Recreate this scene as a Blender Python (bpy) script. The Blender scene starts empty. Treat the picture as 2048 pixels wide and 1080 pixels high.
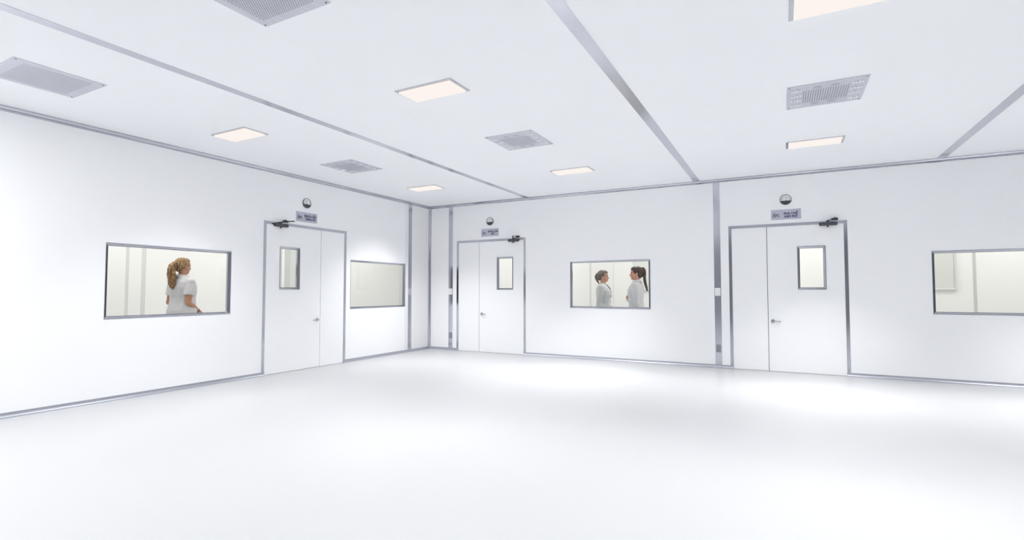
import bpy, bmesh, math, random
from mathutils import Vector, Matrix, noise
random.seed(4)
S = bpy.context.scene
COL = S.collection
PI = math.pi
H = 2.8                     # room height

# ------------------------------------------------------------------ materials
def srgb(r, g, b):
    def f(c):
        c /= 255.0
        return c / 12.92 if c <= .04045 else ((c + .055) / 1.055) ** 2.4
    return (f(r), f(g), f(b), 1)

def pmat(name, col, rough=.5, metal=0., spec=.5, noise_scale=None, noise_amt=0., bump=0., stretch=(1, 1, 1), bump_scale=None, aniso=0.):
    m = bpy.data.materials.new(name); m.use_nodes = True
    nt = m.node_tree; b = nt.nodes['Principled BSDF']
    b.inputs['Base Color'].default_value = col
    b.inputs['Roughness'].default_value = rough
    b.inputs['Metallic'].default_value = metal
    b.inputs['Specular IOR Level'].default_value = spec
    if noise_scale or bump:
        tc = nt.nodes.new('ShaderNodeTexCoord'); mp = nt.nodes.new('ShaderNodeMapping')
        mp.inputs['Scale'].default_value = stretch
        nt.links.new(tc.outputs['Object'], mp.inputs['Vector'])
        n = nt.nodes.new('ShaderNodeTexNoise'); n.inputs['Scale'].default_value = noise_scale or bump_scale
        n.inputs['Detail'].default_value = 4
        nt.links.new(mp.outputs['Vector'], n.inputs['Vector'])
        if noise_amt:
            r = nt.nodes.new('ShaderNodeValToRGB')
            r.color_ramp.elements[0].position = .3; r.color_ramp.elements[1].position = .7
            r.color_ramp.elements[0].color = tuple(c * (1 - noise_amt) for c in col[:3]) + (1,)
            r.color_ramp.elements[1].color = tuple(min(1, c * (1 + noise_amt)) for c in col[:3]) + (1,)
            nt.links.new(n.outputs['Fac'], r.inputs['Fac']); nt.links.new(r.outputs['Color'], b.inputs['Base Color'])
        if bump:
            bp = nt.nodes.new('ShaderNodeBump'); bp.inputs['Strength'].default_value = bump
            bp.inputs['Distance'].default_value = .002
            nt.links.new(n.outputs['Fac'], bp.inputs['Height']); nt.links.new(bp.outputs['Normal'], b.inputs['Normal'])
    return m

M = {}
M['wall'] = pmat('white_panel', (.94, .943, .949, 1), .55, 0, .3, 2.0, .004)
M['ceil'] = pmat('ceiling_panel', (.91, .915, .93, 1), .6, 0, .25, 2.0, .004)
M['floor'] = pmat('white_epoxy_floor', (.53, .533, .539, 1), .36, 0, .75, .8, .006)
M['door'] = pmat('white_door_panel', (.94, .943, .949, 1), .45, 0, .35, 3.0, .004)
M['warm'] = pmat('warm_white_panel', (.86, .86, .851, 1), .6, 0, .25, 2.0, .004)
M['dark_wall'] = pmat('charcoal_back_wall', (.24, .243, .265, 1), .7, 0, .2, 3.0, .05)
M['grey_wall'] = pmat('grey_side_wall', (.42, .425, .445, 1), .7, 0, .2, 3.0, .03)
M['metal'] = pmat('brushed_aluminium', (.62, .63, .69, 1), .17, 1, .5, 40., .03, .02, (1, 1, .08))
M['frame_metal'] = pmat('anodised_aluminium_frame', (.53, .543, .590, 1), .14, 1, .5, 60., .03, .02)
M['cove_metal'] = pmat('satin_aluminium_cove', (.50, .51, .56, 1), .42, 1, .5, 60., .03, .02)
M['plate'] = pmat('steel_vent_plate', (.67, .68, .73, 1), .42, 1, .5, 30., .05, .05, (1, .15, 1))
M['hole'] = pmat('dark_perforation_and_tab_shade', (.13, .13, .15, 1), .7)
M['slot'] = pmat('slot_shadow', (.26, .26, .30, 1), .7)
M['tab'] = pmat('white_vent_tab', (.88, .885, .90, 1), .5)
M['screw'] = pmat('dark_screw', (.08, .08, .09, 1), .5)
M['closer'] = pmat('charcoal_closer', (.085, .088, .105, 1), .45, .3)
M['closer_dark'] = pmat('black_closer_arm', (.045, .046, .058, 1), .45, .3)
M['seam'] = pmat('grey_gasket', (.17, .17, .20, 1), .7)
M['chrome'] = pmat('satin_chrome', (.48, .49, .53, 1), .25, 1)
M['sign'] = pmat('silver_sign_plate', srgb(192, 193, 206), .5, .15, .4, 200., .02)
M['navy'] = pmat('navy_lettering', (.006, .006, .075, 1), .6)
M['ink'] = pmat('dark_logo_ink', (.02, .025, .032, 1), .6)
M['gauge_dark'] = pmat('gauge_grey', (.075, .076, .092, 1), .5)
M['gauge_ring'] = pmat('gauge_rim', (.06, .062, .075, 1), .4)
M['gauge_white'] = pmat('gauge_dial', (.88, .89, .90, 1), .5)
M['switch'] = pmat('white_switch_plastic', (.87, .87, .90, 1), .35)
M['socket'] = pmat('grey_socket_plastic', (.26, .265, .30, 1), .5)
M['strip_far'] = pmat('pale_grey_strip', (.66, .675, .66, 1), .5)
M['strip_far2'] = pmat('mid_grey_strip', (.56, .58, .57, 1), .5)
M['pane_far'] = pmat('pale_grey_pane', (.70, .715, .685, 1), .35)

def emis(name, col, st):
    m = bpy.data.materials.new(name); m.use_nodes = True
    nt = m.node_tree; nt.nodes.clear()
    e = nt.nodes.new('ShaderNodeEmission'); o = nt.nodes.new('ShaderNodeOutputMaterial')
    e.inputs['Color'].default_value = col; e.inputs['Strength'].default_value = st
    nt.links.new(e.outputs[0], o.inputs[0]); return m
PANEL_STRENGTH = .87
M['diffuser'] = emis('lit_diffuser', (.98, .905, .865, 1), PANEL_STRENGTH)

def glass(name, tint):
    m = bpy.data.materials.new(name); m.use_nodes = True
    nt = m.node_tree; nt.nodes.clear()
    t = nt.nodes.new('ShaderNodeBsdfTransparent'); t.inputs['Color'].default_value = tint
    g = nt.nodes.new('ShaderNodeBsdfGlossy'); g.inputs['Roughness'].default_value = .02
    f = nt.nodes.new('ShaderNodeFresnel'); f.inputs['IOR'].default_value = 1.25
    mx = nt.nodes.new('ShaderNodeMixShader'); o = nt.nodes.new('ShaderNodeOutputMaterial')
    nt.links.new(f.outputs[0], mx.inputs[0]); nt.links.new(t.outputs[0], mx.inputs[1]); nt.links.new(g.outputs[0], mx.inputs[2])
    nt.links.new(mx.outputs[0], o.inputs[0]); return m
M['glass'] = glass('clear_glass', (.985, .985, .975, 1))

# ------------------------------------------------------------------ mesh builder
class MB:
    def __init__(s): s.v = []; s.f = []; s.m = []; s.mi = 0
    def add(s, vs, fs):
        o = len(s.v); s.v += [tuple(v) for v in vs]
        for f in fs: s.f.append(tuple(i + o for i in f)); s.m.append(s.mi)
        return s
    def box(s, x0, x1, y0, y1, z0, z1):
        vs = [(x, y, z) for z in (z0, z1) for y in (y0, y1) for x in (x0, x1)]
        return s.add(vs, [(0, 2, 3, 1), (4, 5, 7, 6), (0, 1, 5, 4), (2, 6, 7, 3), (0, 4, 6, 2), (1, 3, 7, 5)])
    def prism(s, pts, ax, a, b):
        """closed 2-D outline extruded along axis ax from a to b"""
        n = len(pts)
        def P(p, t):
            q = list(p); q.insert(ax, t); return tuple(q)
        vs = [P(p, a) for p in pts] + [P(p, b) for p in pts]
        return s.add(vs, [tuple(range(n))[::-1], tuple(range(n, 2 * n))] + [(i, (i + 1) % n, (i + 1) % n + n, i + n) for i in range(n)])
    def cyl(s, c, r, h, ax=1, n=24, r2=None):
        r2 = r if r2 is None else r2
        vs = []
        for k, rr in ((-.5, r), (.5, r2)):
            for i in range(n):
                a = 2 * PI * i / n; q = [rr * math.cos(a), rr * math.sin(a)]; q.insert(ax, k * h)
                vs.append((c[0] + q[0], c[1] + q[1], c[2] + q[2]))
        return s.add(vs, [tuple(range(n))[::-1], tuple(range(n, 2 * n))] + [(i, (i + 1) % n, (i + 1) % n + n, i + n) for i in range(n)])
    def ball(s, c, r, n=16, m=10, rot=None):
        if not hasattr(r, '__len__'): r = (r, r, r)
        vs = []; c = Vector(c)
        for j in range(1, m):
            t = PI * j / m
            for i in range(n):
                a = 2 * PI * i / n
                p = Vector((r[0] * math.sin(t) * math.cos(a), r[1] * math.sin(t) * math.sin(a), r[2] * math.cos(t)))
                if rot: p = rot @ p
                vs.append(c + p)
        for e in (1, -1):
            p = Vector((0, 0, r[2] * e)); vs.append(c + (rot @ p if rot else p))
        fs = []
        for j in range(m - 2):
            for i in range(n):
                a = j * n + i; b = j * n + (i + 1) % n
                fs.append((a, a + n, b + n, b))
        T = (m - 1) * n; B = T + 1; L = (m - 2) * n
        for i in range(n):
            fs.append((T, i, (i + 1) % n)); fs.append((B, L + (i + 1) % n, L + i))
        return s.add(vs, fs)
    def tube(s, pts, rad, n=14, squash=None, caps=True):
        """lofted tube through pts; rad per point"""
        pts = [Vector(p) for p in pts]; N = len(pts)
        if not hasattr(rad, '__len__'): rad = [rad] * N
        vs = []; up = None
        for k, p in enumerate(pts):
            t = (pts[min(k + 1, N - 1)] - pts[max(k - 1, 0)]).normalized()
            if up is None:
                up = Vector((0, 0, 1)) if abs(t.z) < .9 else Vector((1, 0, 0))
            u = (up - t * up.dot(t)).normalized(); w = t.cross(u); up = u
            for i in range(n):
                a = 2 * PI * i / n
                sq = squash if squash else (1, 1)
                vs.append(p + (u * math.cos(a) * sq[0] + w * math.sin(a) * sq[1]) * rad[k])
        fs = [(k * n + i, k * n + (i + 1) % n, (k + 1) * n + (i + 1) % n, (k + 1) * n + i) for k in range(N - 1) for i in range(n)]
        if caps: fs += [tuple(range(n))[::-1], tuple(range((N - 1) * n, N * n))]
        return s.add(vs, fs)
    def limb(s, pts, rad, n=14):
        """tube with rounded joints, for bodies"""
        s.tube(pts, rad, n)
        for p, r in zip(pts, rad): s.ball(p, r, n, 10)
        return s
    def loft(s, rows, n=28):
        """rows of (z, cx, cy, half width, half depth) -> closed body"""
        vs = []
        for (z, cx, cy, a, b) in rows:
            for i in range(n):
                t = 2 * PI * i / n; ct, st = math.cos(t), math.sin(t)
                vs.append((cx + a * math.copysign(abs(ct) ** .85, ct), cy + b * math.copysign(abs(st) ** .85, st), z))
        N = len(rows)
        fs = [(k * n + i, k * n + (i + 1) % n, (k + 1) * n + (i + 1) % n, (k + 1) * n + i) for k in range(N - 1) for i in range(n)]
        fs += [tuple(range(n))[::-1], tuple(range((N - 1) * n, N * n))]
        return s.add(vs, fs)
    def mesh(s, name, mats):
        me = bpy.data.meshes.new(name); me.from_pydata(s.v, [], s.f)
        if not isinstance(mats, (list, tuple)): mats = [mats]
        for m in mats: me.materials.append(m)
        me.polygons.foreach_set('material_index', s.m)
        bm = bmesh.new(); bm.from_mesh(me); bmesh.ops.recalc_face_normals(bm, faces=bm.faces); bm.to_mesh(me); bm.free()
        return me

def obj(name, mb, mats, parent=None, bevel=0., smooth=False, loc=None):
    me = mb.mesh(name, mats) if isinstance(mb, MB) else mb
    o = bpy.data.objects.new(name, me); COL.objects.link(o)
    if parent: o.parent = parent
    if loc: o.location = loc
    if smooth: me.polygons.foreach_set('use_smooth', [True] * len(me.polygons))
    if bevel:
        b = o.modifiers.new('bevel', 'BEVEL'); b.width = bevel; b.segments = 2; b.limit_method = 'ANGLE'; b.angle_limit = math.radians(40)
    return o

def thing(name, label, cat, loc=(0, 0, 0), rz=0., group=None):
    o = bpy.data.objects.new(name, None); COL.objects.link(o)
    o.empty_display_size = .05
    o.location = loc; o.rotation_euler = (0, 0, rz)
    tag(o, label, cat, group); return o

def tag(o, label, cat, group=None):
    o['label'] = label; o['category'] = cat
    if group: o['group'] = group
    return o

def struct(name, mb, mats, label=None, cat=None, **k):
    o = obj(name, mb, mats, **k); o['kind'] = 'structure'
    if label: tag(o, label, cat)
    return o

def dup(root, loc, rz, label):
    r = root.copy(); COL.objects.link(r); r.location = loc; r.rotation_euler = (0, 0, rz); r['label'] = label
    for ch in list(root.children):
        c = ch.copy(); COL.objects.link(c); c.parent = r
        for g in list(ch.children):
            d = g.copy(); COL.objects.link(d); d.parent = c
    return r

# left wall: plane X = 0, runs along Y, faces +X (local frame turned by +90 deg)
# back wall: plane Y = 0, runs along X, faces -Y
LEFT, BACK = PI / 2, 0.
def at(side, u, v=0., n=0.):
    return (n, u, v) if side == LEFT else (u, -n, v)

# ------------------------------------------------------------------ shell
X1, Y0 = 10.85, -9.7          # right wall, wall behind the camera
XW, YN = -2.4, 2.3             # far walls of the adjoining rooms
TH = .06

WIN_W, WIN_H, WIN_Z = 1.356, .793, .842
SW_W, SW_H, SW_Z = .339, .601, 1.152
DO_W, DO_H, JAMB = 1.473, 2.087, .040
windows_L = [-4.780, -1.410]
windows_B = [3.640, 8.500]
door_L = -2.917
doors_B = [1.385, 6.204]

def wall_panel(u0, u1, holes, side):
    us = sorted({u0, u1} | {h[0] for h in holes} | {h[1] for h in holes})
    vs = sorted({0., H} | {h[2] for h in holes} | {h[3] for h in holes})
    bm = bmesh.new()
    for i in range(len(us) - 1):
        for j in range(len(vs) - 1):
            cu, cv = (us[i] + us[i + 1]) / 2, (vs[j] + vs[j + 1]) / 2
            if any(h[0] < cu < h[1] and h[2] < cv < h[3] for h in holes): continue
            q = [bm.verts.new(at(side, a, b, 0)) for a, b in ((us[i], vs[j]), (us[i + 1], vs[j]), (us[i + 1], vs[j + 1]), (us[i], vs[j + 1]))]
            bm.faces.new(q)
    bmesh.ops.remove_doubles(bm, verts=bm.verts, dist=1e-5)
    r = bmesh.ops.extrude_face_region(bm, geom=list(bm.faces))
    d = Vector(at(side, 0, 0, -TH))
    for e in r['geom']:
        if isinstance(e, bmesh.types.BMVert): e.co += d
    bmesh.ops.recalc_face_normals(bm, faces=bm.faces)
    me = bpy.data.meshes.new('wall'); bm.to_mesh(me); bm.free()
    return me

def wall_obj(name, me, label):
    me.name = name; me.materials.append(M['wall']); me.materials.append(M['warm'])
    o = bpy.data.objects.new(name, me); COL.objects.link(o); o['kind'] = 'structure'; tag(o, label, 'wall')
    return o

def hole_win(c): return (c - WIN_W / 2 + .003, c + WIN_W / 2 - .003, WIN_Z + .003, WIN_Z + WIN_H - .003)
def hole_door(c): return (c - DO_W / 2 + .003, c + DO_W / 2 - .003, 0., DO_H - .003)

wl = wall_obj('wall_left', wall_panel(Y0, YN, [hole_win(c) for c in windows_L] + [hole_door(door_L)], LEFT), 'white panel wall on the left with two windows and one double door')
for p in wl.data.polygons:
    if p.center.x < -TH + .001 or (p.center.y > .03): p.material_index = 1
wb = wall_obj('wall_back', wall_panel(0.0, X1, [hole_win(c) for c in windows_B] + [hole_door(c) for c in doors_B], BACK), 'white panel wall at the back with two windows and two double doors')
for p in wb.data.polygons:
    if p.center.y > TH - .001: p.material_index = 1

struct('floor', MB().box(XW - .05, X1 + .05, Y0 - .05, YN + .05, -.1, 0), M['floor'], 'seamless glossy white floor', 'floor')
struct('ceiling', MB().box(XW - .05, X1 + .05, Y0 - .05, YN + .05, H, H + .1), M['ceil'], 'flat white panel ceiling divided by silver strips', 'ceiling')
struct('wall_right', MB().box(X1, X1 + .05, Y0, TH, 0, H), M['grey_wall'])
struct('wall_far_right', MB().box(X1, X1 + .05, TH, YN, 0, H), M['warm'])
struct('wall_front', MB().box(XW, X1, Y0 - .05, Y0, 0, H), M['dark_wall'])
struct('wall_far_left', MB().box(XW - .05, XW, Y0, YN, 0, H), M['warm'])
struct('wall_far_back', MB().box(XW - .05, X1 + .05, YN, YN + .05, 0, H), M['warm'])

# metal cover strips on ceiling and walls
tn = [0]
def trim(mb, mat, label, **k):
    tn[0] += 1
    return struct('trim_%d' % tn[0], mb, M[mat], label, 'trim', **k)
CR = .048                        # crown / cove size
for (a, b, lab) in ((2.102, 2.195, 'silver ceiling strip nearest the left wall'), (4.990, 5.082, 'middle silver ceiling strip running to the back wall'), (7.900, 7.994, 'silver ceiling strip nearest the right edge')):
    trim(MB().box(a, b, Y0 + .01, -.03, H - .003, H), 'metal', lab, bevel=.001)
def wstrip(side, a, b, lab):
    mb = MB()
    if side == LEFT: mb.box(0, .003, a, b, .045, H - .046)
    else: mb.box(a, b, -.003, 0, .045, H - .046)
    trim(mb, 'metal', lab, bevel=.001)
wstrip(LEFT, -.648, -.548, 'vertical silver wall strip on the left wall beside the blank window')
wstrip(BACK, .462, .555, 'vertical silver wall strip on the back wall near the corner')
wstrip(BACK, 5.261, 5.354, 'vertical silver wall strip on the back wall between window and right door')

def cove(hh=.046, dd=.026, flip=False):
    """concave cove outline in (out from wall, up): lips and curved face"""
    pts = [(0, 0), (dd, 0), (dd, .004)]
    for i in range(9):
        a = PI / 2 * i / 8
        pts.append((dd - .001 - (dd - .007) * math.sin(a), .006 + (hh - .012) * (1 - math.cos(a))))
    pts += [(.006, hh - .003), (.003, hh - .003), (.003, hh), (0, hh)]
    return pts
def run_cove(side, a, b, top):
    prof = cove() if not top else [(x, H - y) for x, y in cove(.048, .03)]
    mb = MB()
    if side == LEFT:
        mb.prism([(n, v) for n, v in prof], 1, a, b)        # (x, z) extruded along y
    else:
        mb.prism([(-n, v) for n, v in prof], 0, a, b)       # (y, z) extruded along x
    return mb
def base(name, side, a, b, lab):
    struct(name, run_cove(side, a, b, False), M['cove_metal'], lab, 'baseboard')
base('baseboard_left', LEFT, Y0 + .01, door_L - DO_W / 2 + JAMB + .003, 'silver baseboard under the long left wall window')
base('baseboard_left.001', LEFT, door_L + DO_W / 2 - JAMB - .003, -.001, 'silver baseboard between left wall door and corner')
base('baseboard_back', BACK, .027, doors_B[0] - DO_W / 2 + JAMB + .004, 'short silver baseboard between corner and middle door')
base('baseboard_back.001', BACK, doors_B[0] + DO_W / 2 - JAMB - .002, doors_B[1] - DO_W / 2 + JAMB + .004, 'silver baseboard between middle and right doors')
base('baseboard_back.002', BACK, doors_B[1] + DO_W / 2 - JAMB - .004, X1 - .001, 'silver baseboard right of the right door')
trim(run_cove(LEFT, Y0 + .01, -.001, True), 'frame_metal', 'silver ceiling cove along the left wall')
trim(run_cove(BACK, .031, X1 - .001, True), 'frame_metal', 'silver ceiling cove along the back wall')
# vertical corner cove
pts = [(0, 0), (.040, 0), (.040, -.003)]
for i in range(9):
    a = PI / 2 * i / 8
    pts.append((.005 + .034 * (1 - math.sin(a)), -.005 - .034 * (1 - math.cos(a))))
pts += [(.003, -.040), (0, -.040)]
trim(MB().prism(pts, 2, .048, H - .05), 'frame_metal', 'upright silver cove in the room corner')

# ------------------------------------------------------------------ windows
def frame_ring(w, h, z0, cx=0., prof=None):
    """mitred rectangular frame, local: x along wall, -y to the room"""
    prof = prof or [(0, -.0004), (0, -.003), (.006, -.003), (.006, .0), (.024, .0165), (.0245, .021), (.028, .0195), (.030, .022), (.030, .052), (.0035, .052), (.0035, -.0004)]
    n = len(prof); vs = []
    for (i, y) in prof:
        vs += [(cx - w / 2 + i, y, z0 + i), (cx + w / 2 - i, y, z0 + i), (cx + w / 2 - i, y, z0 + h - i), (cx - w / 2 + i, y, z0 + h - i)]
    fs = []
    for k in range(n):
        k2 = (k + 1) % n
        for c in range(4):
            c2 = (c + 1) % 4
            fs.append((k * 4 + c, k * 4 + c2, k2 * 4 + c2, k2 * 4 + c))
    return MB().add(vs, fs)
def pane_mb(w, h, z0, cx=0.):
    return MB().box(cx - w / 2 + .027, cx + w / 2 - .027, .030, .036, z0 + .027, z0 + h - .027)
wn = [0]
def window(side, c, label):
    wn[0] += 1
    o = thing('window_%d' % wn[0], label, 'window', at(side, c, 0, 0), side); o['kind'] = 'structure'
    obj('window_frame', frame_ring(WIN_W, WIN_H, WIN_Z), M['frame_metal'], o)
    obj('pane', pane_mb(WIN_W, WIN_H, WIN_Z), M['glass'], o)
    return o
window(LEFT, windows_L[0], 'wide silver framed window on the left wall showing the ponytailed woman')
window(LEFT, windows_L[1], 'wide silver framed window on the left wall with nothing behind it')
window(BACK, windows_B[0], 'silver framed window on the back wall showing two women')
window(BACK, windows_B[1], 'silver framed window right of the right door, cut by the frame edge')

# ------------------------------------------------------------------ doors
dn = [0]
def door(side, c, mirror, label):
    """unequal double door; hinge of the wide leaf at +x unless mirrored"""
    dn[0] += 1
    o = thing('door_%d' % dn[0], label, 'door', at(side, c, 0, 0), side); o['kind'] = 'structure'
    s = -1 if mirror else 1
    def X(a, b): return (min(s * a, s * b), max(s * a, s * b))
    W = DO_W / 2; I = W - JAMB
    # frame: U outline with mitred corners
    mb = MB()
    f0, f1 = -.004, .055
    vs = []
    for y in (f0, f1):
        vs += [(-W, y, 0), (-I, y, 0), (-I, y, DO_H - JAMB), (I, y, DO_H - JAMB), (I, y, 0), (W, y, 0), (W, y, DO_H), (-W, y, DO_H)]
    fr = [(0, 1, 2, 7), (7, 2, 3, 6), (6, 3, 4, 5)]
    fs = fr + [tuple(i + 8 for i in f)[::-1] for f in fr] + [(i, (i + 1) % 8, (i + 1) % 8 + 8, i + 8) for i in range(8)]
    obj('door_frame', mb.add(vs, fs), M['frame_metal'], o)
    seam = -W + .5035                    # from the narrow leaf's side
    swc = .314                           # vision pane centre from the door centre
    # wide leaf with an opening for the vision pane
    a, b = seam + .004, I - .0006
    zt = DO_H - JAMB - .0006
    us = [a, swc - SW_W / 2 + .003, swc + SW_W / 2 - .003, b]; vz = [.004, SW_Z + .003, SW_Z + SW_H - .003, zt]
    bm = bmesh.new()
    for i in range(3):
        for j in range(3):
            if i == 1 and j == 1: continue
            bm.faces.new([bm.verts.new((s * x, .001, z)) for x, z in ((us[i], vz[j]), (us[i + 1], vz[j]), (us[i + 1], vz[j + 1]), (us[i], vz[j + 1]))])
    bmesh.ops.remove_doubles(bm, verts=bm.verts, dist=1e-5)
    r = bmesh.ops.extrude_face_region(bm, geom=list(bm.faces))
    for e in r['geom']:
        if isinstance(e, bmesh.types.BMVert): e.co.y += .046
    bmesh.ops.recalc_face_normals(bm, faces=bm.faces)
    me = bpy.data.meshes.new('wide_leaf'); bm.to_mesh(me); bm.free(); me.materials.append(M['door'])
    leaf = obj('wide_leaf', me, None, o)
    obj('vision_frame', frame_ring(SW_W, SW_H, SW_Z, s * swc), M['frame_metal'], leaf)
    obj('vision_pane', pane_mb(SW_W, SW_H, SW_Z, s * swc), M['glass'], leaf)
    h = MB(); hx = seam + .060; hz = .705
    h.cyl((s * hx, -.004, hz), .026, .010, 1, 28)
    h.cyl((s * hx, -.022, hz), .0095, .036, 1, 16)
    h.tube([(s * (hx - .006), -.040, hz), (s * (hx + .03), -.041, hz), (s * (hx + .088), -.038, hz - .003), (s * (hx + .100), -.034, hz - .003)], [.0085, .0085, .0075, .0065], 12)
    obj('door_handle', h, M['chrome'], leaf, smooth=False, bevel=.001)['label'] = 'satin chrome lever handle'
    x0, x1 = X(-I + .002, seam - .004)
    obj('narrow_leaf', MB().box(x0, x1, .001, .047, .004, zt), M['door'], o)
    x0, x1 = X(seam - .02, seam + .02)
    obj('gasket', MB().box(min(s*(seam-.0039), s*(seam+.0039)), max(s*(seam-.0039), s*(seam+.0039)), .012, .030, .004, zt), M['seam'], o)
    return o
door(LEFT, door_L, True, 'white unequal double door on the left wall, silver frame')
door(BACK, doors_B[0], False, 'white unequal double door in the back wall nearest the corner')
door(BACK, doors_B[1], False, 'white unequal double door at right with dark metal frame')

# ------------------------------------------------------------------ door closers (local x along wall, -y to the room, z up; origin at body centre on the wall)
def make_closer(loc, rz, label):
    o = thing('door_closer', label, 'door closer', loc, rz, 'door closers above the doors')
    b = MB()
    prof = []
    obj('body', MB().box(-.100, .100, -.050, -.0045, -.024, .024), M['closer'], o, bevel=.010)
    caps = MB().box(-.104, -.088, -.047, -.006, -.021, .021).box(.086, .104, -.047, -.006, -.021, .021)
    obj('end_cap', MB().box(-.106, -.0995, -.046, -.007, -.020, .020), M['closer_dark'], o, bevel=.003)
    obj('end_cap', MB().box(.0995, .106, -.046, -.007, -.020, .020), M['closer_dark'], o, bevel=.003)
    obj('spindle', MB().cyl((-.006, -.028, .034), .016, .022, 2, 20), M['closer_dark'], o, bevel=.001)
    ad = MB(); n_ = 18; pr = [(.010, -.022), (.014, -.034), (.011, -.039), (.006, -.041), (.006, -.047)]
    ad.add([(-.006 + r * math.cos(2 * PI * i / n_), -.028 + r * math.sin(2 * PI * i / n_), z) for r, z in pr for i in range(n_)],
           [(k * n_ + i, k * n_ + (i + 1) % n_, (k + 1) * n_ + (i + 1) % n_, (k + 1) * n_ + i) for k in range(4) for i in range(n_)] + [tuple(range(n_)), tuple(range(4 * n_, 5 * n_))])
    obj('adjuster', ad, M['closer_dark'], o)
    arm = MB().tube([(-.006, -.028, .042), (.030, -.110, .046), (.074, -.205, .050)], [.011, .0095, .0085], 10, (.5, 1.1))
    obj('main_arm', arm, M['closer_dark'], o)
    obj('forearm', MB().tube([(.074, -.205, .056), (.078, -.10, .060), (.080, -.020, .062)], .0042, 10), M['closer_dark'], o, smooth=True)
    sh = MB().box(.040, .114, -.030, -.0003, .048, .076)
    obj('shoe', sh, M['closer_dark'], o, bevel=.003)
    obj('shoe_pin', MB().cyl((.080, -.016, .081), .007, .012, 2, 14), M['closer_dark'], o)
    return o
ZC = 2.045
c1 = make_closer(at(LEFT, -3.405, ZC, 0), LEFT, 'charcoal door closer on the left wall door, arm reaching toward the sign')
dup(c1, at(BACK, 1.890, ZC, 0), BACK, 'charcoal door closer on the back wall door nearest the corner')
dup(c1, at(BACK, 6.722, ZC, 0), BACK, 'charcoal door closer on the right door with dark metal frame')

# ------------------------------------------------------------------ room signs
def text_mesh(body, size, weight=0., align='CENTER', spacing=.78):
    cu = bpy.data.curves.new('text', 'FONT'); cu.body = body; cu.size = size; cu.align_x = align; cu.align_y = 'CENTER'
    cu.extrude = .0006; cu.space_line = spacing; cu.resolution_u = 3
    t = bpy.data.objects.new('text', cu); COL.objects.link(t)
    dg = bpy.context.evaluated_depsgraph_get(); dg.update()
    me = bpy.data.meshes.new_from_object(t.evaluated_get(dg))
    bpy.data.objects.remove(t); bpy.data.curves.remove(cu)
    me.transform(Matrix.Rotation(PI / 2, 4, 'X'))          # text now in the x-z plane facing -y
    if weight:                                             # heavier strokes: the same letters laid over each other, a hair apart
        bm = bmesh.new()
        for k in range(8):
            c = me.copy(); a = 2 * PI * k / 8
            c.transform(Matrix.Translation((weight * math.cos(a), .00002 * k, weight * .8 * math.sin(a)))); bm.from_mesh(c); bpy.data.meshes.remove(c)
        bm.to_mesh(me); bm.free()
    me.materials.clear()
    return me
def sign(side, c, z, lines, label, tw, cx):
    o = thing('room_sign', label, 'sign', at(side, c, z, 0), side, 'silver room signs over the doors')
    w, h = .372, .143
    obj('plate', MB().box(-w / 2, w / 2, -.005, -.0004, -h / 2, h / 2), M['sign'], o, bevel=.0012)
    me = text_mesh(lines, .047, .0017, spacing=.92)
    xs = [v.co.x for v in me.vertices]; zs = [v.co.z for v in me.vertices]
    k = tw / (max(xs) - min(xs)); mx = (max(xs) + min(xs)) / 2; mz = (max(zs) + min(zs)) / 2
    for v in me.vertices: v.co = ((v.co.x - mx) * k + cx, v.co.y - .0056, (v.co.z - mz) * .98)
    if lines.endswith('MO'):                               # the O's horn and tilde
        k2 = MB(); e = max(v.co.x for v in me.vertices if v.co.z < -.006); t = min(v.co.z for v in me.vertices) + .0335
        k2.prism([(e - .008, t - .008), (e - .001, t - .010), (e + .007, t - .001), (e + .006, t + .004), (e, t + .002)], 1, -.0064, -.0052)
        xs_ = e - .014
        k2.prism([(xs_ - .010, t + .002), (xs_ - .004, t + .007), (xs_ + .004, t + .0035), (xs_ + .010, t + .007), (xs_ + .010, t + .0035), (xs_ + .004, t + .0005), (xs_ - .004, t + .004), (xs_ - .010, t - .001)], 1, -.0064, -.0052)
        km = k2.mesh('marks', M['navy']); bm = bmesh.new(); bm.from_mesh(me); bm.from_mesh(km); bm.to_mesh(me); bm.free()
    me.materials.append(M['navy'])
    obj('lettering', me, None, o)['label'] = 'bold navy capital letters'
    # logo: house outline with a drop, two letters and a fine line
    lg = MB()
    x0, x1, zb, zs_, zt = -.162, -.125, -.034, .006, .032
    y0, y1 = -.0062, -.0048
    out = [(x0, zb), (x1, zb), (x1, zs_), ((x0 + x1) / 2, zt), (x0, zs_)]
    t = .0055
    inn = [(x0 + t, zb + t), (x1 - t, zb + t), (x1 - t, zs_ - .002), ((x0 + x1) / 2, zt - .008), (x0 + t, zs_ - .002)]
    for i in range(5):
        j = (i + 1) % 5
        lg.prism([out[i], out[j], inn[j], inn[i]], 1, y0, y1)
    xc = (x0 + x1) / 2
    lg.prism([(xc, .012), (xc + .0065, -.008), (xc + .005, -.017), (xc, -.021), (xc - .005, -.017), (xc - .0065, -.008)], 1, y0, y1)
    lg.box(-.122, -.079, y0, y1, -.0315, -.029)
    lme = lg.mesh('logo', M['ink'])
    tm = text_mesh('PC.', .046, .0014)
    xs = [v.co.x for v in tm.vertices]
    k = .044 / (max(xs) - min(xs)); mx = min(xs)
    bm = bmesh.new(); bm.from_mesh(lme)
    for v in tm.vertices: v.co = ((v.co.x - mx) * k - .120, v.co.y - .0056, v.co.z - .010)
    bm.from_mesh(tm); bm.to_mesh(lme); bm.free()
    obj('logo', lme, None, o)['label'] = 'dark house outline logo with letters'
    return o
sign(LEFT, -2.958, 2.211, '\u0110/G\u00d3I C\u1ea4P1\nD\u1ea0NG H\u0168', 'silver room sign with navy letters over the left wall door', .212, .062)
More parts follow.
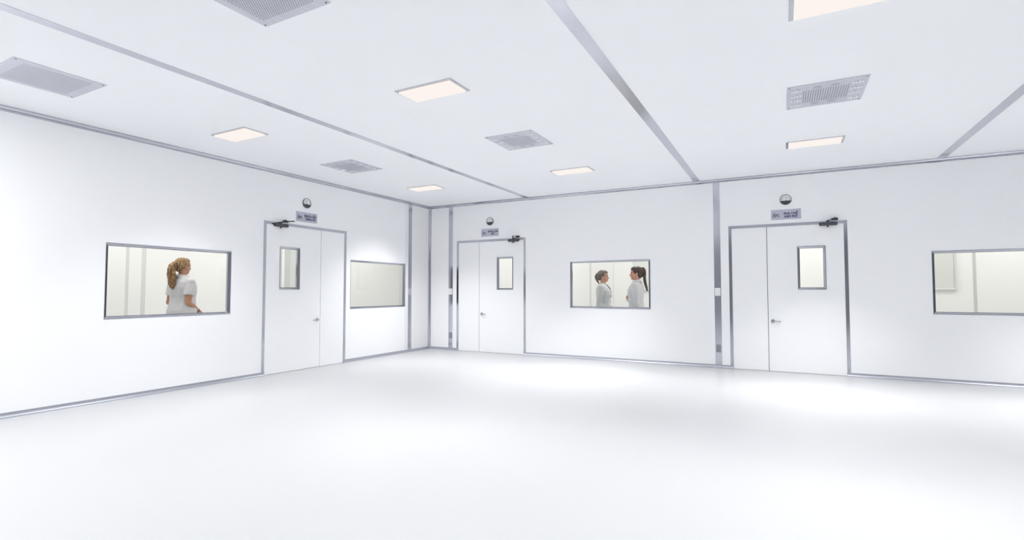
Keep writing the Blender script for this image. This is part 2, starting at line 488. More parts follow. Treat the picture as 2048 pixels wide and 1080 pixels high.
sign(BACK, 1.385, 2.215, '\u0110\u00d3NG CHAI\nSIR\u00d4', 'silver room sign with navy letters over the door nearest the corner', .212, .062)
sign(BACK, 6.219, 2.211, 'PHA CH\u1ebe\nKEM MO', 'silver room sign with navy letters over the right door', .172, .062)

# ------------------------------------------------------------------ pressure gauges
def make_gauge(loc, rz, label):
    o = thing('mounted_pressure_gauge', label, 'gauge', loc, rz, 'round pressure gauges over the signs')
    R = .072; n = 48
    ring = MB(); vs = []
    prof = [(R, -.0004), (R, -.012), (R - .002, -.0145), (R - .005, -.0145), (R - .006, -.010), (R - .006, -.0004)]
    for (r, y) in prof:
        for i in range(n):
            a = 2 * PI * i / n; vs.append((r * math.cos(a), y, r * math.sin(a)))
    k = len(prof)
    ring.add(vs, [(j * n + i, j * n + (i + 1) % n, ((j + 1) % k) * n + (i + 1) % n, ((j + 1) % k) * n + i) for j in range(k) for i in range(n)])
    obj('rim', ring, M['gauge_ring'], o)
    obj('dial', MB().cyl((0, -.0045, 0), R - .0062, .008, 1, n), M['gauge_white'], o)
    zc = -.014
    a0 = math.asin(zc / (R - .0065))
    seg = [((R - .0065) * math.cos(a), (R - .0065) * math.sin(a)) for a in [PI - a0 + (PI + 2 * a0) * i / 24 for i in range(25)]]
    obj('lower_cover', MB().prism(seg, 1, -.0125, -.0086), M['gauge_dark'], o)
    sc = MB(); cz = -.012
    def arc(r0, r1, b0, b1, m=6):
        p = [(r1 * math.cos(math.radians(b0 + (b1 - b0) * i / m)), cz + r1 * math.sin(math.radians(b0 + (b1 - b0) * i / m))) for i in range(m + 1)]
        q = [(r0 * math.cos(math.radians(b0 + (b1 - b0) * i / m)), cz + r0 * math.sin(math.radians(b0 + (b1 - b0) * i / m))) for i in range(m + 1)][::-1]
        for i in range(m): sc.prism([p[i], p[i + 1], q[m - i - 1], q[m - i]], 1, -.0094, -.0086)
    arc(.0525, .0545, 16, 164, 14)
    for b in range(16, 165, 12): arc(.0465 if b in (16, 28, 148, 160) else .049, .056, b - 1.3, b + 1.3, 1)
    arc(.046, .0535, 152, 166, 2); arc(.046, .0535, 14, 26, 2)
    obj('scale', sc, M['gauge_ring'], o)
    return o
def needle(o, ang):
    c, s = math.cos(math.radians(ang)), math.sin(math.radians(ang))
    def P(l, w): return (l * c - w * s, -.012 + l * s + w * c)
    obj('needle', MB().prism([P(-.004, -.003), P(.044, -.0014), P(.046, 0), P(.044, .0014), P(-.004, .003)], 1, -.0108, -.0096), M['gauge_ring'], o)
g1 = make_gauge(at(LEFT, -2.963, 2.419, 0), LEFT, 'round pressure gauge above the sign on the left wall')
g2 = dup(g1, at(BACK, 1.384, 2.422, 0), BACK, 'round pressure gauge above the sign nearest the corner')
g3 = dup(g1, at(BACK, 6.221, 2.419, 0), BACK, 'round pressure gauge above the sign of the right door')
needle(g1, 108); needle(g2, 68); needle(g3, 70)

# ------------------------------------------------------------------ switches and sockets on the wall strips
def make_switch(loc, label):
    o = thing('light_switch', label, 'light switch', loc, BACK, 'white switches on the silver strips')
    obj('cover_plate', MB().box(-.039, .039, -.011, -.0035, -.058, .058), M['switch'], o, bevel=.003)
    obj('rocker', MB().box(-.022, .022, -.0145, -.0105, -.034, .034), M['switch'], o, bevel=.0015)
    obj('indicator', MB().cyl((0, -.0148, .004), .0035, .002, 1, 12), M['socket'], o)
    return o
sw = make_switch(at(BACK, .505, 1.120), 'white light switch on the silver strip near the corner')
dup(sw, at(BACK, 5.307, 1.119), BACK, 'white light switch on the silver strip beside the right door')
def make_socket(loc, label):
    o = thing('power_socket', label, 'socket', loc, BACK, 'grey sockets on the silver strips')
    obj('cover_plate', MB().box(-.032, .032, -.010, -.0035, -.057, .057), M['socket'], o, bevel=.002)
    face = MB().box(-.024, .024, -.0125, -.0095, .006, .046)
    obj('outlet_face', face, M['socket'], o, bevel=.001)
    obj('outlet_face', MB().box(-.024, .024, -.0125, -.0095, -.046, -.006), M['socket'], o, bevel=.001)
    return o
so = make_socket(at(BACK, .512, .280), 'grey power socket low on the silver strip near the corner')
dup(so, at(BACK, 5.308, .283), BACK, 'grey power socket low on the silver strip beside the right door')

# ------------------------------------------------------------------ ceiling lights (origin at ceiling plane)
LW, LD = .564, .284
XC = [1.082, 3.614, 6.505, 9.40]
YL = [-1.545, -4.748, -7.95]
def make_light(loc, label):
    o = thing('ceiling_light', label, 'ceiling light', loc, 0, 'rectangular lights set in the ceiling')
    b = .026
    fr = MB(); vs = []
    prof = [(0, -.0003), (0, -.004), (.002, -.006), (b, -.006), (b, -.0003)]
    for (i, z) in prof:
        vs += [(-LW / 2 + i, -LD / 2 + i, z), (LW / 2 - i, -LD / 2 + i, z), (LW / 2 - i, LD / 2 - i, z), (-LW / 2 + i, LD / 2 - i, z)]
    n = len(prof)
    fr.add(vs, [(k * 4 + c, k * 4 + (c + 1) % 4, ((k + 1) % n) * 4 + (c + 1) % 4, ((k + 1) % n) * 4 + c) for k in range(n) for c in range(4)])
    obj('light_frame', fr, M['frame_metal'], o)
    obj('diffuser', MB().box(-LW / 2 + b - .0005, LW / 2 - b + .0005, -LD / 2 + b - .0005, LD / 2 - b + .0005, -.018, -.001), M['diffuser'], o)
    return o
lab = {(0, 0): 'lit ceiling light in the left bay closest to the corner', (0, 1): 'lit ceiling light in the left bay above the long left window',
       (1, 0): 'lit ceiling light in the middle bay close to the back wall', (1, 1): 'large lit ceiling light in the middle bay at top centre',
       (2, 0): 'lit ceiling light in the right bay close to the back wall', (2, 1): 'large lit ceiling light cut off by the top edge at right'}
L0 = None
for (i, j), t in lab.items():
    loc = (XC[i], YL[j], H)
    if L0 is None: L0 = make_light(loc, t)
    else: dup(L0, loc, 0, t)

# ------------------------------------------------------------------ ceiling vents
VS = .568
def vent_plate():
    h = VS / 2
    return MB().box(-h, h, -h, h, -.006, -.0004)
def vent(loc, label, kind):
    o = thing('ceiling_vent', label, 'vent', loc, 0, 'square perforated vents in the ceiling')
    h = VS / 2
    mb = vent_plate(); zf = -.0060
    mb.mi = 1
    def spot(x, y, r, n=6):
        mb.add([(x + r * math.cos(2 * PI * i / n), y + r * math.sin(2 * PI * i / n), zf - .0003) for i in range(n)], [tuple(range(n))])
    def slot(x0, x1, y0, y1): mb.add([(x0, y0, zf - .0003), (x1, y0, zf - .0003), (x1, y1, zf - .0003), (x0, y1, zf - .0003)], [(0, 1, 2, 3)])
    if kind == 'slots':
        for k in range(30):
            y = -.205 + .41 * k / 29
            slot(-.232, .232, y - .0016, y + .0016)
    elif kind == 'holes':
        for j in range(41):
            for i in range(25):
                x = -.222 + .0178 * i + (.0089 if j % 2 else 0); y = -.222 + .0111 * j
                if x < .226: spot(x, y, .0041)
    else:
        for j in range(11):
            for i in range(19):
                x = -.158 + .0176 * i; y = -.138 + .0276 * j
                if abs(x) < .165: spot(x, y - .006, .0043); spot(x, y + .007, .0043)
        for sx in (-1, 1):
            for sy in (-1, 1):
                for k in range(4):
                    y = sy * (.178 + .014 * k); w = .036 - .004 * k
                    slot(sx * .062 - w, sx * .062 + w, y - .0016, y + .0016)
        mb.mi = 2
        for sx in (-1, 1):
            for i in range(4):
                for j in range(4):
                    x = sx * (.182 + .0215 * i); y = -.185 + .1235 * j
                    mb.box(x - .0066, x + .0066, y - .015, y + .015, -.014, zf)
        mb.mi = 1
        for sx in (-1, 1):
            for i in range(4):
                for j in range(4):
                    x = sx * (.182 + .0215 * i); y = -.185 + .1235 * j
                    slot(x - .0075, x + .0075, y + .015, y + .030)  # dark patch painted on the plate as the shadow below each tab
    obj('face_plate', mb, [M['plate'], M['slot'] if kind == 'slots' else M['hole'], M['tab']], o)
    for sx in (-1, 1):
        for sy in (-1, 1):
            obj('screw', MB().cyl((sx * (h - .018), sy * (h - .018), -.0070), .0055, .002, 2, 12), M['screw'], o)
    return o
YV = [-3.150, -6.360]
vent((XC[0], YV[0], H), 'ceiling vent in the left bay between its two lit lights', 'mixed')
v2 = vent((XC[1], YV[0], H), 'ceiling vent in the middle bay between its two lit lights', 'mixed')
dup(v2, (XC[2], YV[0], H), 0, 'ceiling vent in the right bay with rows of white tabs')
vent((XC[0] - .005, YV[1], H), 'ceiling vent with long parallel slots at the left edge', 'slots')
vent((XC[1] - .01, YV[1], H), 'ceiling vent with round holes cut off by the top edge', 'holes')

# ------------------------------------------------------------------ far rooms: strips and windows seen through the glass
def fstrip_L(a, b, mat, lab): trim(MB().box(XW, XW + .004, a, b, 0.01, H - .01), mat, lab)
def fstrip_B(a, b, mat, lab): trim(MB().box(a, b, YN - .004, YN, 0.01, H - .01), mat, lab)

fstrip_L(-4.160, -4.121, 'strip_far', 'thin pale grey strip behind the glass, left of the ponytailed woman')
fstrip_L(-3.950, -3.893, 'strip_far', 'wider pale grey strip behind the glass, nearer the ponytailed woman')
fstrip_L(-1.560, -1.509, 'strip_far2', 'narrow grey strip seen through the left wall door pane')
fstrip_L(-1.448, -1.322, 'strip_far2', 'broad grey strip seen through the left wall door pane')
fstrip_L(-1.3215, -1.02, 'strip_far', 'pale grey panel seen through the left wall door pane')
fstrip_B(2.512, 2.545, 'strip_far', 'pale grey strip on the far wall left of the two women')
fstrip_B(3.028, 3.040, 'strip_far', 'thin grey joint on the far wall between the two women')
fstrip_B(8.795, 8.834, 'strip_far2', 'grey strip on the far wall seen through the right edge window')

def far_window(c, w, label):
    wn[0] += 1
    o = thing('window_%d' % wn[0], label, 'window', (c, YN - .0405, 0)); o['kind'] = 'structure'
    hh, zz = .80, 1.148
    prof = [(0, .040), (0, 0), (.012, -.002), (.028, .010), (.030, .040)]
    f = frame_ring(w, hh, zz, 0, prof)
    obj('window_frame', f, M['strip_far'], o)
    obj('pane', MB().box(-w / 2 + .0295, w / 2 - .0295, .020, .0395, zz + .0295, zz + hh - .0295), M['pane_far'], o)
far_window(3.461 + .678, 1.356, 'pale window on the far wall behind the dark haired woman')
far_window(8.591 - .678, 1.356, 'pale window on the far wall seen through the right edge window')

# ------------------------------------------------------------------ people
def remeshed(name, mb, mats, voxel, smooth=3, fac=.5, cut=None, disp=0., dscale=6.):
    me = mb.mesh(name, mats)
    o = bpy.data.objects.new('remesh_source', me); COL.objects.link(o)
    r = o.modifiers.new('r', 'REMESH'); r.mode = 'VOXEL'; r.voxel_size = voxel
    sm = o.modifiers.new('s', 'SMOOTH'); sm.iterations = smooth; sm.factor = fac
    dg = bpy.context.evaluated_depsgraph_get(); dg.update()
    out = bpy.data.meshes.new_from_object(o.evaluated_get(dg))
    bpy.data.objects.remove(o); out.name = name
    if disp:
        out.update()
        ns = [v.normal.copy() for v in out.vertices]
        for v, nn in zip(out.vertices, ns):
            q = Vector((v.co.x * dscale, v.co.y * dscale, v.co.z * dscale * .45 + v.co.x * 2))
            v.co += nn * disp * (noise.noise(q) + .45 * noise.noise(q * 2.7 + Vector((3, 1, 7))))
    if cut:
        bm = bmesh.new(); bm.from_mesh(out)
        bmesh.ops.delete(bm, geom=[f for f in bm.faces if cut(f.calc_center_median())], context='FACES')
        bm.to_mesh(out); bm.free()
    out.polygons.foreach_set('use_smooth', [True] * len(out.polygons))
    return out

def hair_mat(name, c1, c2, c3):
    m = bpy.data.materials.new(name); m.use_nodes = True
    nt = m.node_tree; b = nt.nodes['Principled BSDF']; b.inputs['Roughness'].default_value = .45
    tc = nt.nodes.new('ShaderNodeTexCoord'); mp = nt.nodes.new('ShaderNodeMapping'); mp.inputs['Scale'].default_value = (90, 90, 9)
    n = nt.nodes.new('ShaderNodeTexNoise'); n.inputs['Scale'].default_value = 1.; n.inputs['Detail'].default_value = 3
    r = nt.nodes.new('ShaderNodeValToRGB')
    r.color_ramp.elements[0].position = .3; r.color_ramp.elements[0].color = c1
    r.color_ramp.elements[1].position = .72; r.color_ramp.elements[1].color = c3
    e = r.color_ramp.elements.new(.5); e.color = c2
    bp = nt.nodes.new('ShaderNodeBump'); bp.inputs['Strength'].default_value = .6; bp.inputs['Distance'].default_value = .004
    L = nt.links.new
    L(tc.outputs['Object'], mp.inputs['Vector']); L(mp.outputs['Vector'], n.inputs['Vector']); L(n.outputs['Fac'], r.inputs['Fac'])
    L(r.outputs['Color'], b.inputs['Base Color']); L(n.outputs['Fac'], bp.inputs['Height']); L(bp.outputs['Normal'], b.inputs['Normal'])
    return m
def cloth(name, col): return pmat(name, col, .85, 0, .15, 300., .03, .25)
M['eye'] = pmat('dark_eye', (.03, .022, .02, 1), .25)
M['sole'] = pmat('white_shoe', (.75, .76, .77, 1), .5)
M['tie'] = pmat('black_hair_tie', (.012, .012, .014, 1), .7)

def V(*a): return Vector(a)

def add_hand(mb, wrist, d, across, side):
    """palm, four curled fingers of different length and a thumb from the palm's side"""
    d = d.normalized(); across = (across - d * across.dot(d)).normalized(); nrm = d.cross(across)
    R = Matrix((across, d, nrm)).transposed()
    mb.ball(wrist + d * .045, (.036, .052, .016), 14, 10, R)
    mb.limb([wrist, wrist + d * .02], [.025, .024])
    for k, (off, ln) in enumerate(((-.027, .060), (-.009, .071), (.009, .066), (.026, .050))):
        b = wrist + d * (.084 - abs(off) * .25) + across * off
        curl = nrm * (.30 + .06 * k)
        p1 = b + (d + curl * .35).normalized() * ln * .45
        p2 = p1 + (d + curl * 1.5).normalized() * ln * .32
        p3 = p2 + (d + curl * 3.0).normalized() * ln * .25
        mb.limb([b, p1, p2, p3], [.0095, .0088, .008, .007], 10)
    tb = wrist + d * .022 - across * .028
    t1 = tb + (d * .7 - across * .6 + nrm * .35).normalized() * .036
    t2 = t1 + (d * .9 - across * .15 + nrm * .45).normalized() * .030
    mb.limb([tb, t1, t2], [.012, .0105, .0085], 10)

def person(name, label, loc, rz, height, turn, tilt, hs, arms, mats, style):
    """local: standing at origin, facing -y; 1.60 m figure scaled to height"""
    o = thing(name, label, 'person', loc, rz); k = height / 1.60
    SC = Matrix.Scale(k, 4)
    stout = style.get('stout', 1.)
    torso = [(.74, 0, .015, .150, .105), (.80, 0, .015, .168, .118), (.88, 0, .012, .170, .122), (.97, 0, .005, .148, .106), (1.05, 0, .0, .142, .102),
             (1.13, 0, -.006, .152, .118), (1.20, 0, -.002, .160, .116), (1.26, 0, .008, .155, .095), (1.30, 0, .012, .128, .076), (1.335, 0, .014, .085, .060), (1.36, 0, .014, .056, .054)]
    torso = [(z, cx, cy, a * (stout if z < 1.28 else 1), b * (stout if z < 1.28 else 1)) for z, cx, cy, a, b in torso]
    HM = Matrix.Translation((0, .004, 1.377)) @ Matrix.Rotation(math.radians(turn), 4, 'Z') @ Matrix.Rotation(math.radians(tilt), 4, 'X') @ Matrix.Scale(hs / .222, 4)
    HR = HM.to_3x3(); hk = hs / .222
    def hp(x, y, z): return HM @ Vector((x, y, z))
    rot = HM.to_quaternion().to_matrix()
    def hball(mb, c, r, n=20, m=14): mb.ball(hp(*c), tuple(q * hk for q in r), n, m, rot)
    # ---- body: one surface
    b = MB(); b.loft(torso)
    b.limb([V(0, .018, 1.31), V(0, .012, 1.37), hp(0, .012, .055)], [.056, .050, .050], 18)
    for s in (-1, 1):
        b.limb([V(s * .088, .012, .82), V(s * .090, .0, .62), V(s * .088, -.004, .45), V(s * .086, .016, .30), V(s * .082, .022, .085)], [.092, .074, .056, .053, .036], 16)
        b.limb([V(s * .082, .030, .045), V(s * .086, -.04, .042), V(s * .092, -.125, .030)], [.038, .036, .026], 12)
        a = arms[0 if s < 0 else 1]
        sh, el, wr = [Vector(q) for q in a['j']]
        b.limb([V(s * .13, .012, 1.275), sh, (sh + el) / 2, el, el.lerp(wr, .35), wr], [.050, .046, .044, .038, .037, .025], 14)
        add_hand(b, wr, (wr - el).normalized() * .5 + Vector(a['dir']) * .5 if 'dir' in a else wr - el, Vector(a['across']), s)
    hball(b, (0, .018, .136), (.073, .092, .084))                    # cranium
    hball(b, (0, -.022, .085), (.060, .062, .078))                   # face
    hball(b, (0, -.020, .040), (.050, .052, .040))                   # jaw
    hball(b, (0, -.062, .016), (.022, .018, .017))                   # chin
    hball(b, (0, -.060, .142), (.050, .026, .030))                   # forehead
    hball(b, (0, -.074, .118), (.046, .012, .008))                   # brow ridge
    for s in (-1, 1):
        hball(b, (s * .034, -.058, .082), (.024, .022, .020))        # cheeks
        hball(b, (s * .072, .010, .092), (.010, .018, .030))         # ears
        hball(b, (s * .010, -.088, .066), (.008, .009, .007))        # nostrils
    b.limb([hp(0, -.080, .112), hp(0, -.092, .088), hp(0, -.102, .070)], [.008 * hk, .010 * hk, .011 * hk], 10)
    hball(b, (0, -.080, .046), (.021, .010, .0055)); hball(b, (0, -.078, .036), (.018, .010, .006))
    me = remeshed('body', b, mats['skin'], .0052, 2, .5); me.transform(SC); obj('body', me, None, o)
    # ---- face pieces
    for s in (-1, 1):
        e = MB(); hball(e, (s * .029, -.0745, .104), (.012, .007, .0062), 14, 10); m_ = e.mesh('eye', M['eye']); m_.transform(SC); obj('eye', m_, None, o, smooth=True)
        e = MB(); e.limb([hp(s * .014, -.086, .121), hp(s * .030, -.083, .126), hp(s * .046, -.070, .121)], [.0035, .0038, .0028], 8)
        m_ = e.mesh('eyebrow', mats['brow']); m_.transform(SC); obj('eyebrow', m_, None, o, smooth=True)
    e = MB(); hball(e, (0, -.0835, .0455), (.019, .0085, .0042), 14, 8); hball(e, (0, -.0815, .0375), (.017, .0085, .0048), 14, 8)
    m_ = e.mesh('lips', mats['lips']); m_.transform(SC); obj('lips', m_, None, o, smooth=True)
    # ---- hair
    hb = MB()
    hball(hb, (0, .024, .142), (.0815, .096, .0865), 24, 16)
    hball(hb, (0, .060, .085), (.062, .050, .060), 20, 14)
    hball(hb, (0, -.022, .180), (.062, .062, .042), 20, 14)
    for s in (-1, 1): hball(hb, (s * .062, .018, .128), (.018, .050, .042), 16, 10)
    tail = [hp(*p[:3]) for p in style['tail']]; tr = [p[3] * hk for p in style['tail']]
    hb.limb(tail, tr, 16)
    for q in style.get('locks', []):
        hb.limb([hp(*p[:3]) for p in q], [p[3] * hk for p in q], 10)
    me = remeshed('hair', hb, mats['hair'], .0055, 3, .5, disp=.004, dscale=38.); me.transform(SC); ho = obj('hair', me, None, o)
    t = style['tie']; tb = MB(); tb.tube([hp(*t[0]), hp(*t[1])], [t[2] * hk, t[2] * hk * .95], 18)
    m_ = tb.mesh('hair_tie', M['tie']); m_.transform(SC); obj('hair_tie', m_, None, ho, smooth=False)['label'] = 'black hair tie'
    # ---- top garment
    g = MB(); hem = style['hem']
    inf = style.get('inflate', .020)
    rows = [(hem, 0, .015, .182 * stout, .135 * stout), ((hem + .80) / 2, 0, .015, .186 * stout, .138 * stout)] + [(z, cx, cy, a + inf, bb + inf) for z, cx, cy, a, bb in torso if z >= .80 and z <= 1.31]
    rows += [(1.335, 0, .014, .098, .076), (1.352, 0, .014, .072, .068)]
    g.loft(rows, 32)
    for s in (-1, 1):
        a = arms[0 if s < 0 else 1]; sh, el, wr = [Vector(q) for q in a['j']]
        if style['sleeve'] == 'short':
            e2 = sh.lerp(el, .66)
            g.tube([V(s * .11, .012, 1.276), sh + V(0, 0, -.004), sh.lerp(el, .35), e2], [.062, .064, .064, .067], 18)
            g.ball(sh, .064, 18, 12); g.ball(V(s * .13, .012, 1.272), .066, 18, 12)
        else:
            w2 = el.lerp(wr, .94)
            pp = [V(s * .12, .012, 1.278), sh, sh.lerp(el, .5), el, el.lerp(wr, .45), w2]; rr = [.064, .068, .064, .058, .052, .042]
            g.tube(pp, rr, 16)
            for q, r_ in list(zip(pp, rr))[:-1]: g.ball(q, r_, 16, 10)
            g.ball(V(s * .135, .012, 1.272), .066, 16, 10)
    me = remeshed('top', g, mats['top'], .0065, 4, .5, cut=style.get('cut'), disp=.011, dscale=9.); me.transform(SC)
    go = obj(style['top_name'], me, None, o)
    # collar: open band standing round the neck
    if style.get('collar'):
        n0, n1 = style['collar']; cb = MB(); n = 40; vs = []; N = 0
        for i in range(n + 1):
            a = math.radians(-90 + 22 + (360 - 44) * i / n); c_, s_ = math.cos(a), math.sin(a)
            back = .5 + .5 * s_
            zt = n1 - .018 * (1 - back) ; zb = n0 - .012 * (1 - back)
            for (r, z) in ((.080, zb), (.094, zb - .010), (.070, zt), (.062, zt + .002), (.060, zb + .01)):
                vs.append((r * c_, .014 + r * s_, z))
        fs = [(i * 5 + j, i * 5 + (j + 1) % 5, (i + 1) * 5 + (j + 1) % 5, (i + 1) * 5 + j) for i in range(n) for j in range(5)]
        fs += [tuple(range(5)), tuple(range(n * 5, n * 5 + 5))]
        m_ = cb.add(vs, fs).mesh('collar', mats['top']); m_.transform(SC); obj('collar', m_, None, go, smooth=True)
    for pts, r_ in style.get('piping', []):
        m_ = MB().limb([Vector(p) for p in pts], [r_] * len(pts), 10).mesh('neck_trim', mats['trim']); m_.transform(SC); obj('neck_trim', m_, None, go, smooth=True)['label'] = 'dark edging at the neckline'
    for p in style.get('buttons', []):
        m_ = MB().cyl(p, .0095, .008, 1, 16).mesh('button', mats['trim']); m_.transform(SC); obj('button', m_, None, go)
    # ---- trousers and shoes
    t = MB()
    t.loft([(.70, 0, .015, .160 * stout, .115), (.78, 0, .015, .178 * stout, .128), (.90, 0, .012, .176 * stout, .128), (.985, 0, .006, .156 * stout, .114)], 28)
    for s in (-1, 1):
        t.tube([V(s * .092, .012, .84), V(s * .093, .0, .62), V(s * .092, -.002, .45), V(s * .090, .016, .28), V(s * .088, .020, .075)], [.098, .088, .075, .070, .064], 18)
    me = remeshed('trousers', t, mats['trousers'], .0075, 4, .5, disp=.008, dscale=8.); me.transform(SC); obj('trousers', me, None, o)
    for s in (-1, 1):
        f = MB(); f.limb([V(s * .082, .034, .052), V(s * .086, -.04, .050), V(s * .093, -.135, .038)], [.047, .046, .037], 14)
        f.tube([V(s * .082, .03, .06), V(s * .082, .026, .105)], [.046, .046], 14)
        f.prism([(s * .082 + x, y) for x, y in ((-.040, .075), (.040, .075), (.045, -.06), (.040, -.155), (.010, -.176), (-.025, -.165), (-.045, -.06))], 2, .0, .03)
        me = remeshed('shoe', f, M['sole'], .006, 3, .5); me.transform(SC)
        lo = min(v.co.z for v in me.vertices)
        for v in me.vertices: v.co.z -= lo - .0005
        obj('shoe', me, None, o)
    if style.get('watch'):
        wr = Vector(arms[0]['j'][2]); el = Vector(arms[0]['j'][1]); d = (wr - el).normalized()
        m_ = MB().tube([wr - d * .018, wr - d * .004], [.0285, .0285], 18).mesh('bracelet', M['tie']); m_.transform(SC); obj('bracelet', m_, None, o)['label'] = 'thin dark bracelet'
    return o

skinA = pmat('tan_skin', (.46, .235, .145, 1), .5, 0, .4, 30., .05)
skinB = pmat('fair_skin', (.56, .30, .21, 1), .5, 0, .4, 30., .05)
skinC = pmat('rosy_skin', (.58, .30, .22, 1), .5, 0, .4, 30., .05)
lips = pmat('lips', (.42, .13, .11, 1), .4)
blond = hair_mat('golden_blond_hair', (.060, .028, .012, 1), (.22, .115, .042, 1), (.58, .36, .15, 1))
ash = hair_mat('ash_blond_hair', (.040, .028, .022, 1), (.13, .098, .078, 1), (.36, .31, .26, 1))
brun = hair_mat('dark_brown_hair', (.022, .013, .010, 1), (.055, .032, .024, 1), (.12, .070, .050, 1))
whiteA = cloth('white_tunic_cloth', (.60, .592, .615, 1))
greyB = cloth('pale_grey_cloth', (.56, .585, .595, 1))
whiteC = cloth('white_shirt_cloth', (.68, .685, .715, 1))
navyT = pmat('navy_edging', (.02, .022, .035, 1), .7)

# woman behind the long left window, seen from behind, hands joined in front
armsA = ({'j': ((-.166, .018, 1.262), (-.205, .075, .985), (-.105, -.150, .865)), 'across': (0, .3, 1), 'dir': (.8, -.5, -.1)},
         {'j': ((.166, .018, 1.262), (.215, .040, .985), (.105, -.165, .875)), 'across': (0, .3, -1), 'dir': (-.8, -.5, -.1)})
person('person', 'person with a golden ponytail in a white short sleeved tunic, seen from behind', (-1.147, -4.040, 0), math.radians(187.5), 1.587, -1, 0, .222, armsA,
       {'skin': skinA, 'hair': blond, 'brow': pmat('blond_brow', (.16, .09, .05, 1), .7), 'lips': lips, 'top': whiteA, 'trousers': cloth('white_trouser_cloth', (.70, .70, .72, 1)), 'trim': navyT},
       {'stout': 1.08, 'hem': .66, 'sleeve': 'short', 'top_name': 'tunic', 'collar': (1.328, 1.372), 'watch': True,
        'tie': ((0, .108, .150), (0, .124, .146), .024),
        'tail': ((0, .10, .150, .024), (0, .128, .142, .030), (.004, .156, .105, .042), (.008, .166, .050, .048), (.0, .158, -.010, .050), (-.006, .160, -.070, .046), (.004, .152, -.120, .040), (.0, .146, -.165, .030), (-.004, .140, -.205, .014)),
        'locks': (((.03, .17, .06, .02), (.046, .180, .0, .020), (.030, .176, -.06, .020), (.040, .168, -.13, .016), (.02, .160, -.19, .009)),
                  ((-.03, .15, .06, .02), (-.046, .160, -.01, .022), (-.034, .150, -.08, .020), (-.044, .150, -.14, .016), (-.02, .146, -.20, .009)))})
# grey-blond woman facing right in the back wall window
armsB = ({'j': ((-.172, .020, 1.268), (-.205, .055, .985), (-.180, -.030, .765)), 'across': (0, -1, 0)},
         {'j': ((.172, .020, 1.268), (.205, .055, .985), (.180, -.030, .765)), 'across': (0, -1, 0)})
person('person', 'person with a short ash blond ponytail in a pale grey top, facing right', (3.287, .838, 0), math.radians(97.9), 1.503, 8, 0, .226, armsB,
       {'skin': skinB, 'hair': ash, 'brow': pmat('ash_brow', (.14, .09, .06, 1), .7), 'lips': lips, 'top': greyB, 'trousers': cloth('grey_trouser_cloth', (.42, .44, .46, 1)), 'trim': navyT},
       {'stout': 1.08, 'hem': .60, 'sleeve': 'long', 'top_name': 'cardigan',
        'cut': lambda c: c.y < -.01 and c.z > 1.185 and abs(c.x) < (c.z - 1.185) * .48 + .002 and abs(c.x) < .09,
        'piping': [(((-.074, .0, 1.340), (-.066, -.062, 1.312), (-.044, -.108, 1.262), (.0, -.142, 1.183)), .006), (((.074, .0, 1.340), (.066, -.062, 1.312), (.044, -.108, 1.262), (.0, -.142, 1.183)), .006)],
        'buttons': [(0, -.150, 1.10), (0, -.136, 1.0), (0, -.146, .91)],
        'tie': ((0, .100, .160), (0, .116, .154), .020),
        'tail': ((0, .098, .158, .020), (0, .120, .146, .024), (0, .136, .110, .027), (0, .134, .070, .026), (0, .118, .030, .022), (0, .098, -.004, .016), (0, .080, -.030, .008))})
# dark-haired woman facing left in the back wall window
armsC = ({'j': ((-.166, .018, 1.258), (-.200, .050, .985), (-.060, -.118, 1.045)), 'across': (0, .3, 1), 'dir': (1.8, .5, .1)},
         {'j': ((.166, .018, 1.258), (.205, .045, .972), (.095, -.112, 1.030)), 'across': (0, .3, -1), 'dir': (-1.8, .3, .5)})
person('person', 'person with a long dark brown ponytail in a white shirt, facing left', (3.970, .470, 0), math.radians(-85.7), 1.532, 10, 0, .236, armsC,
       {'skin': skinC, 'hair': brun, 'brow': pmat('dark_brow', (.03, .018, .014, 1), .7), 'lips': lips, 'top': whiteC, 'trousers': cloth('blue_grey_trouser_cloth', (.28, .30, .40, 1)), 'trim': navyT},
       {'stout': 1.02, 'hem': .62, 'sleeve': 'long', 'top_name': 'shirt', 'collar': (1.332, 1.385),
        'tie': ((0, .092, .190), (0, .108, .186), .021),
        'tail': ((0, .088, .188, .021), (0, .112, .186, .026), (0, .134, .160, .026), (0, .138, .110, .025), (0, .134, .050, .024), (0, .138, -.010, .024), (0, .150, -.070, .023), (0, .166, -.130, .020), (0, .176, -.180, .012))})

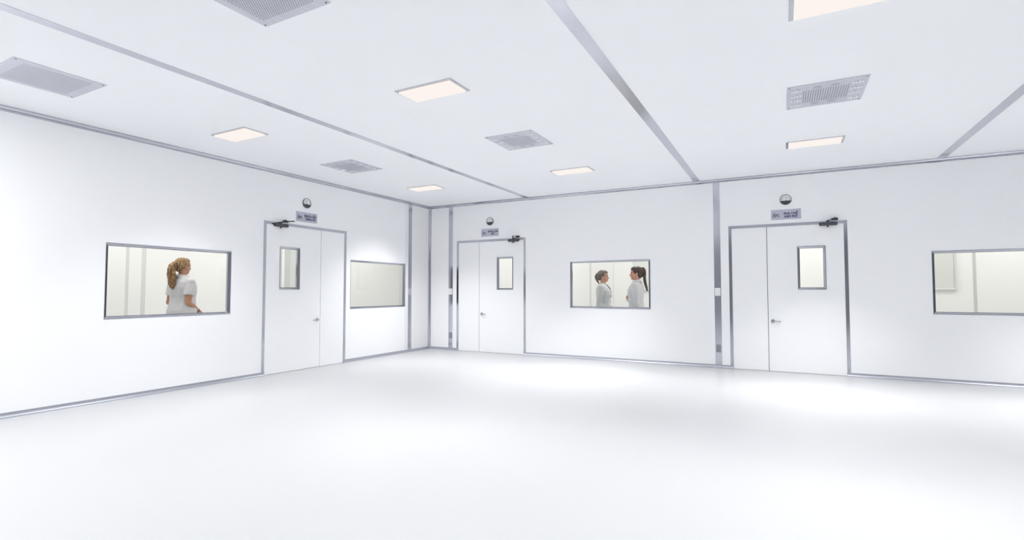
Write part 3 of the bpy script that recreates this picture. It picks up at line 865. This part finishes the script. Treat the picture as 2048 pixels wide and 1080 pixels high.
# ------------------------------------------------------------------ light
def area(name, loc, sx, sy, power, col, spread=180., rot=(0, 0, 0)):
    l = bpy.data.lights.new(name, 'AREA'); l.shape = 'RECTANGLE'; l.size = sx; l.size_y = sy; l.energy = power; l.color = col
    l.spread = math.radians(spread)
    o = bpy.data.objects.new(name, l); COL.objects.link(o); o.location = loc; o.rotation_euler = rot
    return o
for i, x in enumerate(XC):
    for j, y in enumerate(YL):
        if j == 2: pw, sp = (23., 160. if i == 2 else 180.) if i else (47., 180.)      # row over the camera, wide beam
        elif j == 1: pw, sp = (17.5, 118.) if i else (7., 98.)
        else: pw, sp = (16., 84.) if i else (15.5, 104.)                                # row by the back wall
        area('panel_lamp', (x, y, H - .0185), LW - .056, LD - .056, pw * (1.95 if i == 3 else 1.43), (.985, .992, 1.0), sp)
# lamps of the adjoining rooms
WARM = (1., .992, .968)
for x in (1.2, 4.0, 6.6, 9.3):
    area('back_room_lamp', (x, 1.2, H - .02), 1.2, .6, 18.0, WARM)
for y in (-6.6, -4.4, -2.2, .4):
    area('left_room_lamp', (-1.2, y, H - .02), .6, 1.2, 18.0, WARM)

w = bpy.data.worlds.new('world'); S.world = w; w.use_nodes = True
w.node_tree.nodes['Background'].inputs[0].default_value = (.8, .82, .85, 1); w.node_tree.nodes['Background'].inputs[1].default_value = .1

# ------------------------------------------------------------------ camera
F, YAW, PIT = 1018.91, -0.488033, 0.0404240
cd = bpy.data.cameras.new('camera'); co = bpy.data.objects.new('camera', cd); COL.objects.link(co)
cd.sensor_width = 36.; cd.sensor_fit = 'HORIZONTAL'; cd.lens = F / 2048 * 36.; cd.clip_start = .02
co.location = (6.1594, -8.1243, 1.1375)
co.rotation_euler = (PI / 2 + PIT, 0, -YAW)
S.camera = co
S.view_settings.view_transform = 'Standard'; S.view_settings.look = 'None'; S.view_settings.gamma = 1; S.view_settings.use_curve_mapping = False
S.view_settings.exposure = 0.20
c = S.cycles
c.max_bounces = 24; c.diffuse_bounces = 20; c.glossy_bounces = 8; c.transparent_max_bounces = 12; c.transmission_bounces = 8
c.use_denoising = True
c.caustics_reflective = True
